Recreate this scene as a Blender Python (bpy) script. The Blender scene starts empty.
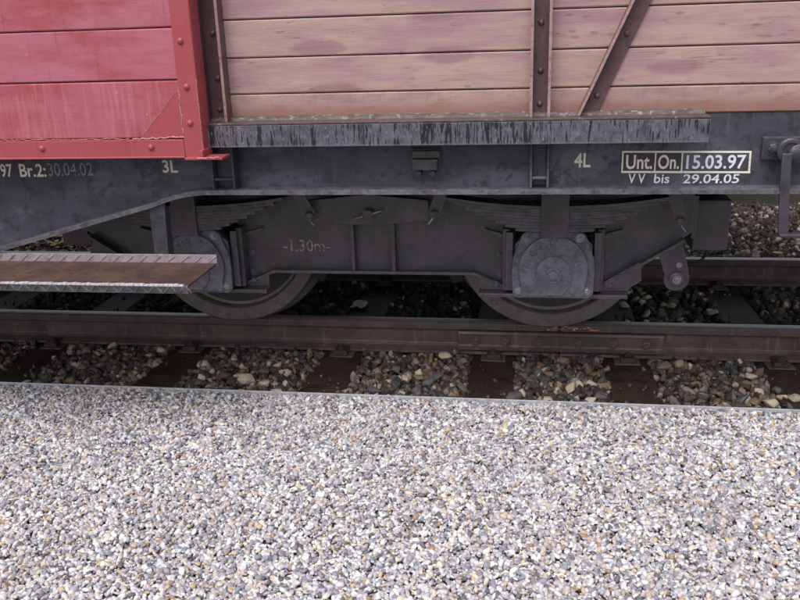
import bpy, bmesh, math, random
from mathutils import Vector, Matrix
random.seed(7)
SC = bpy.context.scene
COL = SC.collection
# ------------------------------------------------------------------ camera, sky, sun, exposure
# metres: X along the track (right), Y away from the platform, Z up; rail top = 0, near rail head edge Y = 0
cam_d = bpy.data.cameras.new('camera'); cam = bpy.data.objects.new('camera', cam_d); COL.objects.link(cam)
yaw, pit, rol = .158, .321, -.033
fw = Vector((-math.sin(yaw)*math.cos(pit), math.cos(yaw)*math.cos(pit), -math.sin(pit)))
rt = Vector((math.cos(yaw), math.sin(yaw), 0)); up = rt.cross(fw)
r2 = rt*math.cos(rol)+up*math.sin(rol); u2 = up*math.cos(rol)-rt*math.sin(rol)
cam.matrix_world = Matrix(((r2.x, u2.x, -fw.x, 1.207), (r2.y, u2.y, -fw.y, -3.213), (r2.z, u2.z, -fw.z, 1.175), (0, 0, 0, 1)))
cam_d.sensor_width = 36; cam_d.lens = 829/800*36; cam_d.clip_start = .05; cam_d.clip_end = 1000
SC.camera = cam
W = bpy.data.worlds.new('World'); SC.world = W; W.use_nodes = True
wn = W.node_tree.nodes; wl = W.node_tree.links; wn.clear()
sky = wn.new('ShaderNodeTexSky'); sky.sky_type = 'NISHITA'; sky.sun_disc = False
SUN_EL, SUN_ROT = math.radians(60), math.radians(195)
sky.sun_elevation = SUN_EL; sky.sun_rotation = SUN_ROT; sky.air_density = 1.0; sky.dust_density = 4.0; sky.ozone_density = 1.0
bg = wn.new('ShaderNodeBackground'); bg.inputs[1].default_value = .12
wo = wn.new('ShaderNodeOutputWorld'); hs = wn.new('ShaderNodeHueSaturation'); hs.inputs['Saturation'].default_value = .35   # grey overcast
wl.new(sky.outputs[0], hs.inputs['Color']); wl.new(hs.outputs[0], bg.inputs[0]); wl.new(bg.outputs[0], wo.inputs[0])
sd = bpy.data.lights.new('sun', 'SUN'); sd.energy = 1.3; sd.angle = math.radians(50); sd.color = (1, .975, .965)
sun = bpy.data.objects.new('sun', sd); COL.objects.link(sun); sun.location = (0, -6, 8)
sdir = Vector((math.sin(SUN_ROT)*math.cos(SUN_EL), math.cos(SUN_ROT)*math.cos(SUN_EL), math.sin(SUN_EL)))
sun.rotation_euler = sdir.to_track_quat('Z', 'Y').to_euler()
vs = SC.view_settings; vs.view_transform = 'Standard'; vs.look = 'None'; vs.gamma = 1; vs.use_curve_mapping = False; vs.exposure = .5

# ------------------------------------------------------------------ materials
class NT:
    def __init__(s, name):
        s.m = bpy.data.materials.new(name); s.m.use_nodes = True; s.t = s.m.node_tree; s.n = s.t.nodes; s.l = s.t.links
        s.b = s.n['Principled BSDF']
    def new(s, t, **k):
        x = s.n.new(t)
        for a, v in k.items(): setattr(x, a, v)
        return x
    def set(s, sock, v):
        if isinstance(v, (int, float, tuple, list)):
            if isinstance(v, (tuple, list)) and len(v) == 3 and sock.type == 'RGBA': v = (*v, 1)
            sock.default_value = v
        else: s.l.new(v, sock)
    def coord(s, scale=(1, 1, 1), kind='Object', loc=(0, 0, 0), rnd=False):
        c = s.new('ShaderNodeTexCoord'); mp = s.new('ShaderNodeMapping')
        mp.inputs['Scale'].default_value = scale; mp.inputs['Location'].default_value = loc
        v = c.outputs[kind]
        if rnd:
            oi = s.new('ShaderNodeObjectInfo'); a = s.new('ShaderNodeVectorMath', operation='MULTIPLY_ADD')
            cm = s.new('ShaderNodeCombineXYZ')
            for i in range(3): s.l.new(oi.outputs['Random'], cm.inputs[i])
            s.l.new(cm.outputs[0], a.inputs[0]); a.inputs[1].default_value = (37, 53, 71); s.l.new(v, a.inputs[2]); v = a.outputs[0]
        s.l.new(v, mp.inputs[0]); return mp.outputs[0]
    def noise(s, vec, scale, detail=4, rough=.55, dist=0):
        x = s.new('ShaderNodeTexNoise'); s.l.new(vec, x.inputs['Vector'])
        x.inputs['Scale'].default_value = scale; x.inputs['Detail'].default_value = detail
        x.inputs['Roughness'].default_value = rough; x.inputs['Distortion'].default_value = dist
        return x.outputs['Fac']
    def ramp(s, fac, stops, interp='LINEAR'):
        r = s.new('ShaderNodeValToRGB'); r.color_ramp.interpolation = interp
        e = r.color_ramp.elements
        while len(e) < len(stops): e.new(.5)
        for el, (p, c) in zip(e, stops):
            el.position = p; el.color = (*c, 1) if len(c) == 3 else c
        s.set(r.inputs[0], fac); return r.outputs[0]
    def mask(s, fac, lo, hi):
        r = s.new('ShaderNodeMapRange'); r.interpolation_type = 'SMOOTHSTEP'
        s.set(r.inputs[0], fac); r.inputs[1].default_value = lo; r.inputs[2].default_value = hi; return r.outputs[0]
    def mix(s, fac, a, b, mode='MIX'):
        x = s.new('ShaderNodeMix', data_type='RGBA', blend_type=mode)
        s.set(x.inputs[0], fac); s.set(x.inputs[6], a); s.set(x.inputs[7], b); return x.outputs[2]
    def math(s, op, a, b=0.0, c=None):
        x = s.new('ShaderNodeMath', operation=op); s.set(x.inputs[0], a); s.set(x.inputs[1], b)
        if c is not None: s.set(x.inputs[2], c)
        return x.outputs[0]
    def sep(s, vec):
        x = s.new('ShaderNodeSeparateXYZ'); s.l.new(vec, x.inputs[0]); return x.outputs
    def bump(s, h, strength=.3, dist=.002, prev=None):
        x = s.new('ShaderNodeBump'); x.inputs['Strength'].default_value = strength; x.inputs['Distance'].default_value = dist
        s.l.new(h, x.inputs['Height'])
        if prev is not None: s.l.new(prev, x.inputs['Normal'])
        return x.outputs[0]
    def out(s, col, rough=.6, metal=0., normal=None, spec=.5):
        s.set(s.b.inputs['Base Color'], col); s.set(s.b.inputs['Roughness'], rough); s.set(s.b.inputs['Metallic'], metal)
        s.b.inputs['Specular IOR Level'].default_value = spec
        if normal is not None: s.l.new(normal, s.b.inputs['Normal'])
        return s.m
M = {}
def grime(name, c1, c2, c3=None, scale=6, rough=.6, metal=0., bump=.25, fine=90, amt=(.5, .72), spec=.5, rvar=.15, edge=None, er=.004):
    t = NT(name); v = t.coord(rnd=True)
    n1 = t.noise(v, scale, 6, .65); n2 = t.noise(v, fine, 3)
    col = t.mix(t.mask(n1, .3, .7), c1, c2)
    if c3: col = t.mix(t.mask(t.noise(v, scale*2.7, 7, .7), *amt), col, c3)
    col = t.mix(t.math('MULTIPLY', t.mask(n2, .35, .8), .35), col, tuple(x*.45 for x in c1))
    if edge:
        bv = t.new('ShaderNodeBevel', samples=6); bv.inputs['Radius'].default_value = er
        ge = t.new('ShaderNodeNewGeometry'); dp = t.new('ShaderNodeVectorMath', operation='DOT_PRODUCT')
        t.l.new(bv.outputs[0], dp.inputs[0]); t.l.new(ge.outputs['Normal'], dp.inputs[1])
        ew = t.math('MULTIPLY', t.mask(dp.outputs['Value'], .985, .86), t.mask(t.noise(v, scale*4, 5, .7), .38, .62))
        col = t.mix(t.math('MULTIPLY', ew, .75), col, edge)
    r = t.math('MULTIPLY_ADD', n1, rvar*2, rough-rvar)
    M[name] = t.out(col, r, metal, t.bump(n2, bump, .002), spec)
    return M[name]
grime('frame_grey', (.046, .041, .056), (.076, .067, .090), (.030, .025, .028), 6, .38, 0, .3, 140, edge=(.18, .165, .19))
grime('bogie_grey', (.047, .039, .051), (.090, .077, .095), (.068, .050, .044), 8, .36, 0, .5, 110, (.54, .70), .7, .16, (.24, .22, .24), .007)
grime('bogie_dark', (.027, .024, .027), (.042, .036, .041), (.035, .026, .022), 6, .75, 0, .3, 90)
grime('cover_grey', (.115, .106, .138), (.180, .168, .210), (.070, .062, .075), 14, .42, .1, .9, 120, (.46, .70), edge=(.38, .365, .43), er=.006)
grime('steel_bright', (.30, .30, .32), (.42, .41, .43), (.15, .13, .12), 40, .35, .8, .2)
grime('wheel_face', (.150, .130, .132), (.225, .196, .196), (.12, .088, .080), 9, .45, .2, .35, 80)
grime('wheel_disc', (.052, .044, .044), (.078, .065, .062), (.058, .039, .034), 9, .75, 0, .3, 80)
grime('post_paint', (.110, .054, .060), (.150, .080, .086), (.070, .038, .040), 9, .38, 0, .35, 120, edge=(.33, .19, .19))
grime('edge_paint', (.36, .21, .20), (.45, .28, .26), (.20, .09, .08), 22, .5, 0, .3, 120)
grime('underfloor', (.020, .018, .018), (.032, .028, .027), None, 5, .85)
grime('roof_grey', (.16, .16, .17), (.22, .22, .23), None, 3, .7)
grime('sleeper_wood', (.030, .018, .014), (.060, .038, .029), (.014, .010, .009), 5, .6, 0, .8, 50, (.48, .66), .3)
grime('clip_iron', (.040, .028, .026), (.065, .044, .038), (.10, .075, .065), 30, .6, .2, .4)
grime('plate_iron', (.10, .078, .074), (.16, .128, .124), (.05, .034, .03), 25, .5, .2, .3)
grime('scuff_orange', (.75, .36, .17), (.85, .52, .32), (.45, .18, .09), 60, .7)
grime('edging', (.40, .42, .45), (.50, .52, .55), (.25, .25, .26), 30, .5, 0, .3)
grime('soil', (.040, .032, .026), (.075, .058, .045), (.03, .024, .02), 9, .95, 0, .8, 40)
grime('bank_soil', (.030, .026, .020), (.050, .042, .030), (.02, .02, .014), 3, .95, 0, .8, 30)
grime('under_gravel', (.09, .088, .095), (.16, .155, .165), (.05, .05, .055), 60, .9, 0, .8, 200)
grime('rubber', (.020, .020, .022), (.03, .03, .032), None, 20, .6)
grime('leaf', (.50, .48, .14), (.66, .60, .30), (.20, .25, .06), 30, .6)
grime('shrub_leaf', (.020, .030, .012), (.040, .055, .020), None, 8, .6)
grime('bark', (.05, .04, .03), (.08, .06, .045), None, 20, .9)
grime('scrap_white', (.62, .63, .66), (.75, .75, .78), (.4, .38, .36), 60, .5)
STONE = {
 'cream': grime('stone_cream', (.468, .390, .293), (.650, .546, .429), (.312, .221, .143), 22, .42, 0, .6, 160),
 'tan': grime('stone_tan', (.175, .119, .081), (.294, .203, .140), (.112, .070, .048), 25, .42, 0, .6, 160),
 'grey': grime('stone_grey', (.084, .074, .073), (.155, .135, .132), (.054, .043, .038), 25, .42, 0, .6, 160),
 'blue': grime('stone_blue', (.049, .051, .065), (.095, .097, .119), (.041, .035, .034), 25, .42, 0, .6, 160),
 'brown': grime('stone_brown', (.046, .034, .028), (.089, .063, .051), (.032, .024, .020), 25, .42, 0, .6, 160)}

def rail_mats():
    t = NT('rail_rust'); v = t.coord(); n = t.noise(v, 9, 7, .7); f = t.noise(v, 120, 3)
    vs_ = t.coord((9, 9, 1.2)); st = t.noise(vs_, 5, 5, .6)
    col = t.mix(t.mask(n, .3, .7), (.095, .068, .065), (.155, .115, .108))
    col = t.mix(t.math('MULTIPLY', t.mask(st, .56, .68), .55), col, (.24, .20, .185))
    col = t.mix(t.math('MULTIPLY', t.mask(f, .4, .8), .4), col, (.035, .024, .022))
    M['rail_rust'] = t.out(col, t.math('MULTIPLY_ADD', n, .4, .18), .15, t.bump(f, .35, .002))
    t = NT('rail_top'); v = t.coord((1, 14, 14)); n = t.noise(v, 6, 5)
    col = t.mix(n, (.280, .245, .252), (.462, .413, .420)); M['rail_top'] = t.out(col, .34, .5)
rail_mats()

def plank_paint():
    """faded mauve paint on boards with ochre bare streaks; patches with their own outlines"""
    t = NT('plank_paint'); v = t.coord(rnd=True); vo = t.coord()
    g = t.coord((1.2, 20, 20), rnd=True)
    grain = t.noise(g, 7, 7, .65, .6)
    cloud = t.noise(t.coord((1.0, 3, 5.5), rnd=True), 3.2, 6, .6)
    base = t.mix(t.mask(cloud, .34, .62), (.37, .215, .245), (.47, .32, .285))
    base = t.mix(t.math('MULTIPLY', t.mask(t.noise(t.coord((1.5, 8, 9), rnd=True), 4, 5), .5, .75), .8), base, (.40, .225, .265))
    # bare ochre at the bottom edge of each board (board coordinates: z from -.5 pitch)
    z = t.sep(vo)[2]
    low = t.math('MULTIPLY', t.mask(t.math('ADD', z, t.math('MULTIPLY', cloud, .06)), .004, -.030), t.mask(t.noise(t.coord((2.2, 1, 1), rnd=True), 3, 4), .38, .62))
    base = t.mix(t.math('MULTIPLY', low, .55), base, (.50, .36, .23))
    # oval filled patches and small knots
    vor = t.new('ShaderNodeTexVoronoi', feature='F1', distance='EUCLIDEAN')
    t.l.new(t.coord((2.3, 9, 9), rnd=True), vor.inputs['Vector']); vor.inputs['Scale'].default_value = 1.25
    sel = t.sep(vor.outputs['Color'])
    wob = t.math('MULTIPLY_ADD', t.noise(v, 22, 5), .16, vor.outputs['Distance'])
    ov = t.math('MULTIPLY', t.mask(wob, .385, .27), t.mask(sel[0], .55, .60))
    base = t.mix(t.math('MULTIPLY', ov, .60), base, (.27, .13, .165))
    v2 = t.new('ShaderNodeTexVoronoi', feature='F1'); t.l.new(t.coord((7, 20, 20), rnd=True), v2.inputs['Vector']); v2.inputs['Scale'].default_value = 2.2
    s2 = t.sep(v2.outputs['Color']); w2 = t.math('MULTIPLY_ADD', t.noise(v, 60, 3), .2, v2.outputs['Distance'])
    base = t.mix(t.math('MULTIPLY', t.math('MULTIPLY', t.mask(w2, .36, .2), t.mask(s2[1], .80, .84)), .6), base, (.20, .12, .16))
    base = t.mix(t.math('MULTIPLY', t.mask(grain, .52, .78), .38), base, (.22, .12, .115))
    fg = t.noise(t.coord((2.0, 60, 60), rnd=True), 9, 5, .7, .3)
    base = t.mix(t.math('MULTIPLY', t.mask(fg, .50, .70), .34), base, (.23, .12, .125))
    cr = t.math('ABSOLUTE', t.math('SUBTRACT', t.noise(t.coord((.9, 26, 26), rnd=True), 3.4, 2, .5, .2), .5))
    crk = t.math('MULTIPLY', t.mask(cr, .0075, .002), t.mask(t.noise(t.coord((2.5, 6, 6), rnd=True), 3, 2), .56, .62))
    base = t.mix(t.math('MULTIPLY', crk, .75), base, (.09, .05, .05))
    pl = t.noise(t.coord((5, 18, 18), rnd=True), 9, 6, .75)
    base = t.mix(t.math('MULTIPLY', t.mask(pl, .63, .68), .7), base, (.30, .22, .20))
    sp = t.noise(v, 170, 2)
    base = t.mix(t.math('MULTIPLY', t.mask(sp, .68, .76), .25), base, (.55, .45, .44))
    M['plank_paint'] = t.out(base, t.math('MULTIPLY_ADD', cloud, .25, .42), 0, t.bump(grain, .3, .002, t.bump(fg, .35, .0015)))
    # lowest board: same paint with rust washing up from the ledge
    t2 = NT('plank_paint_rusty'); v = t2.coord(); c = t2.noise(t2.coord((1.6, 5, 5)), 5, 7, .7)
    gr = t2.noise(t2.coord((1.2, 20, 20)), 7, 7, .65, .6)
    b = t2.mix(t2.mask(c, .3, .65), (.32, .185, .20), (.44, .30, .265))
    z = t2.sep(v)[2]
    rz = t2.mask(t2.math('ADD', z, t2.math('MULTIPLY', c, -.12)), -.045, -.085)
    b = t2.mix(t2.math('MULTIPLY', rz, .75), b, (.25, .105, .08))
    b = t2.mix(t2.math('MULTIPLY', t2.mask(t2.noise(t2.coord((30, 4, 4)), 4, 4), .52, .68), .45), b, (.32, .18, .15))
    b = t2.mix(t2.math('MULTIPLY', t2.mask(gr, .52, .75), .4), b, (.18, .10, .10))
    M['plank_paint_rusty'] = t2.out(b, .6, 0, t2.bump(gr, .3, .002))
plank_paint()

def door_paint():
    for nm, fade in (('door_paint', .8), ('door_paint_low', .55), ('door_frame_paint', .12)):
        t = NT(nm); v = t.coord(rnd=True)
        c = t.noise(t.coord((1.3, 4, 4), rnd=True), 3, 6, .6); gr = t.noise(t.coord((1.4, 22, 22), rnd=True), 6, 6, .6, .4)
        st = t.noise(t.coord((26, 4, 1.6), rnd=True), 3, 5, .6)
        b = t.mix(t.math('MULTIPLY', t.mask(c, .25, .6), fade), (.37, .060, .072), (.48, .158, .22))
        if nm == 'door_paint_low': b = t.mix(t.math('MULTIPLY', t.mask(st, .48, .7), .5), b, (.56, .20, .25))
        b = t.mix(t.math('MULTIPLY', t.mask(gr, .55, .8), .35), b, (.28, .035, .05))
        fg = t.noise(t.coord((2.0, 60, 60), rnd=True), 8, 5, .7)
        if 'frame' not in nm: b = t.mix(t.math('MULTIPLY', t.mask(fg, .5, .72), .35), b, (.24, .05, .065))
        run = t.noise(t.coord((34, 6, .9), rnd=True), 3, 5, .65)
        b = t.mix(t.math('MULTIPLY', t.mask(run, .56, .70), .45), b, (.20, .045, .045))
        b = t.mix(t.math('MULTIPLY', t.mask(t.noise(v, 7, 7, .75), .54, .70), .40), b, (.22, .06, .062))
        ch = t.noise(v, 38, 6, .8)
        b = t.mix(t.mask(ch, .66, .69), b, (.13, .045, .04)); b = t.mix(t.mask(ch, .34, .315), b, (.60, .34, .35))
        M[nm] = t.out(b, t.math('MULTIPLY_ADD', c, .2, .30), 0, t.bump(gr, .18, .002))
door_paint()
grime('chipped_edge', (.50, .27, .28), (.60, .38, .37), (.36, .08, .085), 70, .6, 0, .6, 200, (.45, .6))

def ledge_mats():
    t = NT('ledge_drip'); v = t.coord(); s = t.sep(v)
    zz = t.math('SUBTRACT', s[2], .838)
    n = t.noise(v, 35, 6, .75); big = t.noise(v, 3.1, 3)
    base = t.mix(t.mask(n, .3, .7), (.072, .067, .088), (.150, .143, .180))
    base = t.mix(t.math('MULTIPLY', t.mask(t.noise(v, 11, 5), .5, .7), .5), base, (.045, .040, .048))
    for sc_n, lo, amp, off in ((150, .60, -.24, .105), (75, .615, -.24, .10), (230, .625, -.22, .09)):
        col_n = t.noise(t.coord((1, .01, .10), loc=(sc_n*.13, 0, 0)), sc_n, 2, .5, .35)
        ln = t.noise(t.coord((1, .01, .01), loc=(sc_n*.7, 0, 0)), sc_n*.55, 2)
        keep = t.mask(t.math('SUBTRACT', zz, t.math('MULTIPLY_ADD', ln, amp, off)), -.006, .006)
        strip = t.mask(t.math('ADD', col_n, t.math('MULTIPLY_ADD', big, .26, -.13)), lo, lo+.035)
        base = t.mix(t.math('MULTIPLY', t.math('MULTIPLY', strip, keep), .93), base, (.012, .011, .013))
    fl = t.noise(t.coord((1, 1, .35)), 190, 3)
    base = t.mix(t.math('MULTIPLY', t.mask(fl, .60, .68), .6), base, (.30, .29, .33))
    base = t.mix(t.math('MULTIPLY', t.mask(t.math('ADD', zz, t.math('MULTIPLY', n, .008)), .012, .004), .45), base, (.24, .235, .27))
    M['ledge_drip'] = t.out(base, t.math('MULTIPLY_ADD', n, .4, .15), 0, t.bump(n, .4, .002))
ledge_mats()
grime('ledge_top', (.060, .040, .038), (.12, .082, .076), (.30, .27, .28), 24, .35, 0, .5, 150, (.58, .72))
grime('ledge_crud', (.085, .062, .060), (.16, .125, .122), (.36, .33, .34), 20, .45, 0, .6, 150, (.52, .64))

def sole_paint():
    t = NT('sole_bar_paint'); v = t.coord(); n = t.noise(v, 5, 7, .65); f = t.noise(v, 130, 3)
    bl = t.noise(t.coord((1, 1, 2.2)), 2.1, 6, .65)
    b = t.mix(t.mask(n, .3, .7), (.040, .036, .050), (.070, .062, .085))
    b = t.mix(t.math('MULTIPLY', t.mask(bl, .46, .62), .7), b, (.140, .133, .172))
    b = t.mix(t.math('MULTIPLY', t.mask(t.noise(v, 22, 8, .8), .50, .60), .8), b, (.030, .026, .032))
    b = t.mix(t.math('MULTIPLY', t.mask(t.noise(t.coord((24, 1, 2)), 2, 4), .6, .75), .3), b, (.17, .165, .19))
    M['sole_bar_paint'] = t.out(b, t.math('MULTIPLY_ADD', n, .35, .20), 0, t.bump(f, .25, .0015, t.bump(bl, .2, .006)))
    t = NT('step_rust'); v = t.coord(); n = t.noise(v, 9, 7, .7); f = t.noise(v, 90, 3)
    b = t.mix(t.mask(n, .35, .65), (.060, .032, .026), (.115, .064, .048))
    b = t.mix(t.math('MULTIPLY', t.mask(t.noise(v, 14, 5), .58, .72), .6), b, (.17, .062, .05))
    b = t.mix(t.math('MULTIPLY', f, .4), b, (.05, .028, .022))
    M['step_rust'] = t.out(b, .7, 0, t.bump(f, .4, .003))
sole_paint()
grime('worn_edge_metal', (.55, .53, .56), (.68, .66, .70), (.34, .26, .26), 40, .4, .2, .2)
grime('flange_worn', (.10, .094, .112), (.165, .155, .175), (.060, .052, .062), 14, .45, 0, .3, 130, (.46, .64), edge=(.26, .25, .27))
grime('step_edge', (.34, .30, .33), (.44, .38, .40), (.20, .12, .11), 26, .45, .3, .3)

def lettering(name, c, wear, under):
    t = NT(name); v = t.coord(); n = t.noise(v, 160, 4, .7); m = t.noise(v, 26, 3)
    w = t.mask(t.math('ADD', n, t.math('MULTIPLY_ADD', m, .35, -.175)), wear, wear+.06)
    M[name] = t.out(t.mix(w, under, c), .55)
lettering('paint_cream', (.78, .745, .64), .29, (.09, .085, .10))
lettering('paint_white', (.72, .73, .80), .28, (.10, .095, .12))
lettering('paint_faded', (.26, .25, .28), .40, (.085, .08, .095))
lettering('paint_worn', (.36, .345, .33), .43, (.06, .055, .065))
lettering('paint_panel', (.045, .038, .044), .25, (.06, .055, .06))

def stone_mat(name, stops, attr='tone', rough=.7, dust=False):
    t = NT(name)
    a = t.new('ShaderNodeAttribute', attribute_type='INSTANCER', attribute_name=attr)
    v = t.coord(); n = t.noise(v, 2.2, 3)
    c = t.ramp(a.outputs['Fac'], stops, 'CONSTANT')
    gp = t.new('ShaderNodeNewGeometry'); mp = t.noise(gp.outputs['Position'], 3.2, 5, .65)     # dusty and washed patches
    if dust: c = t.mix(t.math('MULTIPLY', t.mask(mp, .42, .68), .30), c, (.30, .28, .29))
    c = t.mix(t.math('MULTIPLY', t.mask(n, .35, .75), .35), c, t.mix(.5, c, (.10, .09, .09)))
    M[name] = t.out(c, rough, 0, None, .4)
stone_mat('pebble', [(0, (.76, .74, .75)), (.17, (.60, .58, .63)), (.33, (.45, .43, .49)), (.51, (.30, .285, .335)), (.635, (.68, .60, .51)),
                     (.71, (.54, .455, .43)), (.80, (.56, .43, .28)), (.835, (.14, .13, .145)), (.895, (.25, .27, .33)), (.94, (.36, .25, .18)), (.97, (.82, .80, .79))], rough=.5, dust=True)
stone_mat('ballast_mix', [(0, (.045, .033, .027)), (.24, (.075, .057, .048)), (.44, (.115, .094, .084)), (.58, (.05, .05, .06)), (.68, (.15, .095, .06)),
                          (.80, (.24, .185, .14)), (.90, (.46, .39, .30)), (.96, (.02, .018, .018))], rough=.38)
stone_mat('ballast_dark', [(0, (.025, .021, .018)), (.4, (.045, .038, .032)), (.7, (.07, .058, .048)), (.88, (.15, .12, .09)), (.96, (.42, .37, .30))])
stone_mat('ballast_far', [(0, (.09, .060, .048)), (.35, (.13, .090, .072)), (.66, (.20, .15, .125)), (.80, (.46, .39, .31)), (.90, (.78, .73, .66)), (.97, (.05, .04, .035))])

# ------------------------------------------------------------------ mesh helpers
class MB:
    def __init__(s): s.v = []; s.f = []; s.mi = []; s.cur = 0
    def _add(s, vs_, fs):
        o = len(s.v); s.v += [tuple(p) for p in vs_]; s.f += [tuple(i+o for i in f) for f in fs]; s.mi += [s.cur]*len(fs); return s
    def box(s, x0, x1, y0, y1, z0, z1):
        return s._add([(x0, y0, z0), (x1, y0, z0), (x1, y1, z0), (x0, y1, z0), (x0, y0, z1), (x1, y0, z1), (x1, y1, z1), (x0, y1, z1)],
                      [(0, 3, 2, 1), (4, 5, 6, 7), (0, 1, 5, 4), (1, 2, 6, 5), (2, 3, 7, 6), (3, 0, 4, 7)])
    def prism(s, poly, y0, y1):            # polygon in x,z (counter-clockwise seen from -Y) extruded along Y
        n = len(poly)
        return s._add([(x, y0, z) for x, z in poly]+[(x, y1, z) for x, z in poly],
                      [tuple(range(n)), tuple(range(2*n-1, n-1, -1))]+[(i, i+n, (i+1) % n+n, (i+1) % n) for i in range(n)])
    def prism_x(s, poly, x0, x1):          # polygon in y,z extruded along X
        n = len(poly)
        return s._add([(x0, y, z) for y, z in poly]+[(x1, y, z) for y, z in poly],
                      [tuple(range(n-1, -1, -1)), tuple(range(n, 2*n))]+[(i, (i+1) % n, (i+1) % n+n, i+n) for i in range(n)])
    def lathe(s, prof, cx, cz, seg=32, cap=True):   # profile of (y, r) turned round an axle along Y
        rows = len(prof); vs_ = []; fs = []
        for y, r in prof:
            for k in range(seg):
                a = 2*math.pi*k/seg; vs_.append((cx+r*math.cos(a), y, cz+r*math.sin(a)))
        for i in range(rows-1):
            for k in range(seg):
                k2 = (k+1) % seg; fs.append((i*seg+k, i*seg+k2, (i+1)*seg+k2, (i+1)*seg+k))
        if cap:
            fs.append(tuple(range(seg-1, -1, -1))); fs.append(tuple((rows-1)*seg+k for k in range(seg)))
        return s._add(vs_, fs)
    def tube(s, pts, r, seg=8):
        pts = [Vector(p) for p in pts]; vs_ = []; fs = []
        for i, p in enumerate(pts):
            d = (pts[min(i+1, len(pts)-1)]-pts[max(i-1, 0)]).normalized()
            a = d.orthogonal().normalized() if i == 0 else (a_prev-d*a_prev.dot(d)).normalized()
            a_prev = a; b = d.cross(a)
            for k in range(seg):
                t = 2*math.pi*k/seg; vs_.append(p+(a*math.cos(t)+b*math.sin(t))*r)
        for i in range(len(pts)-1):
            for k in range(seg):
                k2 = (k+1) % seg; fs.append((i*seg+k, i*seg+k2, (i+1)*seg+k2, (i+1)*seg+k))
        fs.append(tuple(range(seg-1, -1, -1))); fs.append(tuple((len(pts)-1)*seg+k for k in range(seg)))
        return s._add(vs_, fs)
    def mesh(s, name, mats, smooth=False):
        me = bpy.data.meshes.new(name); me.from_pydata(s.v, [], s.f)
        for m in (mats if isinstance(mats, (list, tuple)) else [mats]): me.materials.append(M[m] if isinstance(m, str) else m)
        me.polygons.foreach_set('material_index', s.mi)
        bm = bmesh.new(); bm.from_mesh(me); bmesh.ops.recalc_face_normals(bm, faces=bm.faces); bm.to_mesh(me); bm.free()
        if smooth: me.polygons.foreach_set('use_smooth', [True]*len(me.polygons))
        me.update(); return me
    def build(s, name, mats, parent=None, bevel=0, smooth=False, loc=None):
        return link(name, s.mesh(name, mats, smooth), parent, bevel, loc)
def link(name, me, parent=None, bevel=0, loc=None):
    o = bpy.data.objects.new(name, me); COL.objects.link(o)
    if parent is not None: o.parent = parent
    if loc is not None: o.location = loc
    if bevel:
        b = o.modifiers.new('bevel', 'BEVEL'); b.width = bevel; b.segments = 2; b.limit_method = 'ANGLE'; b.angle_limit = math.radians(35)
    return o
def smooth_angle(o, deg=40):
    me = o.data; me.polygons.foreach_set('use_smooth', [True]*len(me.polygons)); me.set_sharp_from_angle(angle=math.radians(deg)); return o
def empty(name, loc=(0, 0, 0)):
    o = bpy.data.objects.new(name, None); COL.objects.link(o); o.location = loc; o.empty_display_size = .1; return o
def tag(o, label, cat, group=None):
    o['label'] = label; o['category'] = cat
    if group: o['group'] = group
    return o
def struct(o): o['kind'] = 'structure'; return o
def stuff(o, label, cat): o['kind'] = 'stuff'; o['label'] = label; o['category'] = cat; return o
def arc(cx, cz, r, a0, a1, n): return [(cx+r*math.cos(math.radians(a0+(a1-a0)*i/n)), cz+r*math.sin(math.radians(a0+(a1-a0)*i/n))) for i in range(n+1)]

# shared little meshes, head pointing to -Y, base at y = 0
def rivet_mesh(name, mat, r=.009, h=.007):
    m = MB(); m.lathe([(0.002, r), (-.001, r), (-h*.55, r*.86), (-h*.9, r*.5), (-h, r*.12)], 0, 0, 12); return m.mesh(name, mat, True)
def bolt_mesh(name, mat, r=.012, h=.011):
    m = MB(); m.lathe([(0.002, r*1.45), (-.003, r*1.45)], 0, 0, 14)
    m.lathe([(-.003, r), (-h, r), (-h-.001, r*.85)], 0, 0, 6); m.lathe([(-h, r*.5), (-h-.006, r*.45)], 0, 0, 10); return m.mesh(name, mat)
RV = {k: rivet_mesh('rivet', k) for k in ('post_paint', 'door_frame_paint', 'bogie_grey', 'frame_grey')}
BT = {k: bolt_mesh('bolt', k) for k in ('bogie_grey', 'steel_bright', 'cover_grey', 'clip_iron', 'frame_grey', 'rail_rust')}
def rivet(mat, x, y, z, parent, s=1.0):
    o = link('rivet', RV[mat], parent, loc=(x, y, z)); o.scale = (s, s, s); return o
def bolt(mat, x, y, z, parent, s=1.0, rot=None):
    o = link('bolt', BT[mat], parent, loc=(x, y, z)); o.scale = (s, s, s)
    o.rotation_euler = rot if rot else (0, random.uniform(0, 1), 0); return o
def text(name, body, x0, x1, z0, z1, y, mat, parent, bold=0.0, depth=.0, shear=0):
    cu = bpy.data.curves.new(name, 'FONT'); cu.body = body; cu.size = 1; cu.offset = bold; cu.extrude = depth; cu.resolution_u = 3; cu.shear = shear
    tmp = bpy.data.objects.new('tmp_text', cu); COL.objects.link(tmp)
    dg = bpy.context.evaluated_depsgraph_get(); me = bpy.data.meshes.new_from_object(tmp.evaluated_get(dg))
    bpy.data.objects.remove(tmp); bpy.data.curves.remove(cu)
    xs = [v.co.x for v in me.vertices]; ys = [v.co.y for v in me.vertices]
    ax, bx, ay, by = min(xs), max(xs), min(ys), max(ys)
    for v in me.vertices:
        v.co = (x0+(v.co.x-ax)/(bx-ax)*(x1-x0), y-v.co.z, z0+(v.co.y-ay)/(by-ay)*(z1-z0))
    me.name = name; me.materials.clear(); me.materials.append(M[mat]); me.update()
    return link(name, me, parent)

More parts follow.
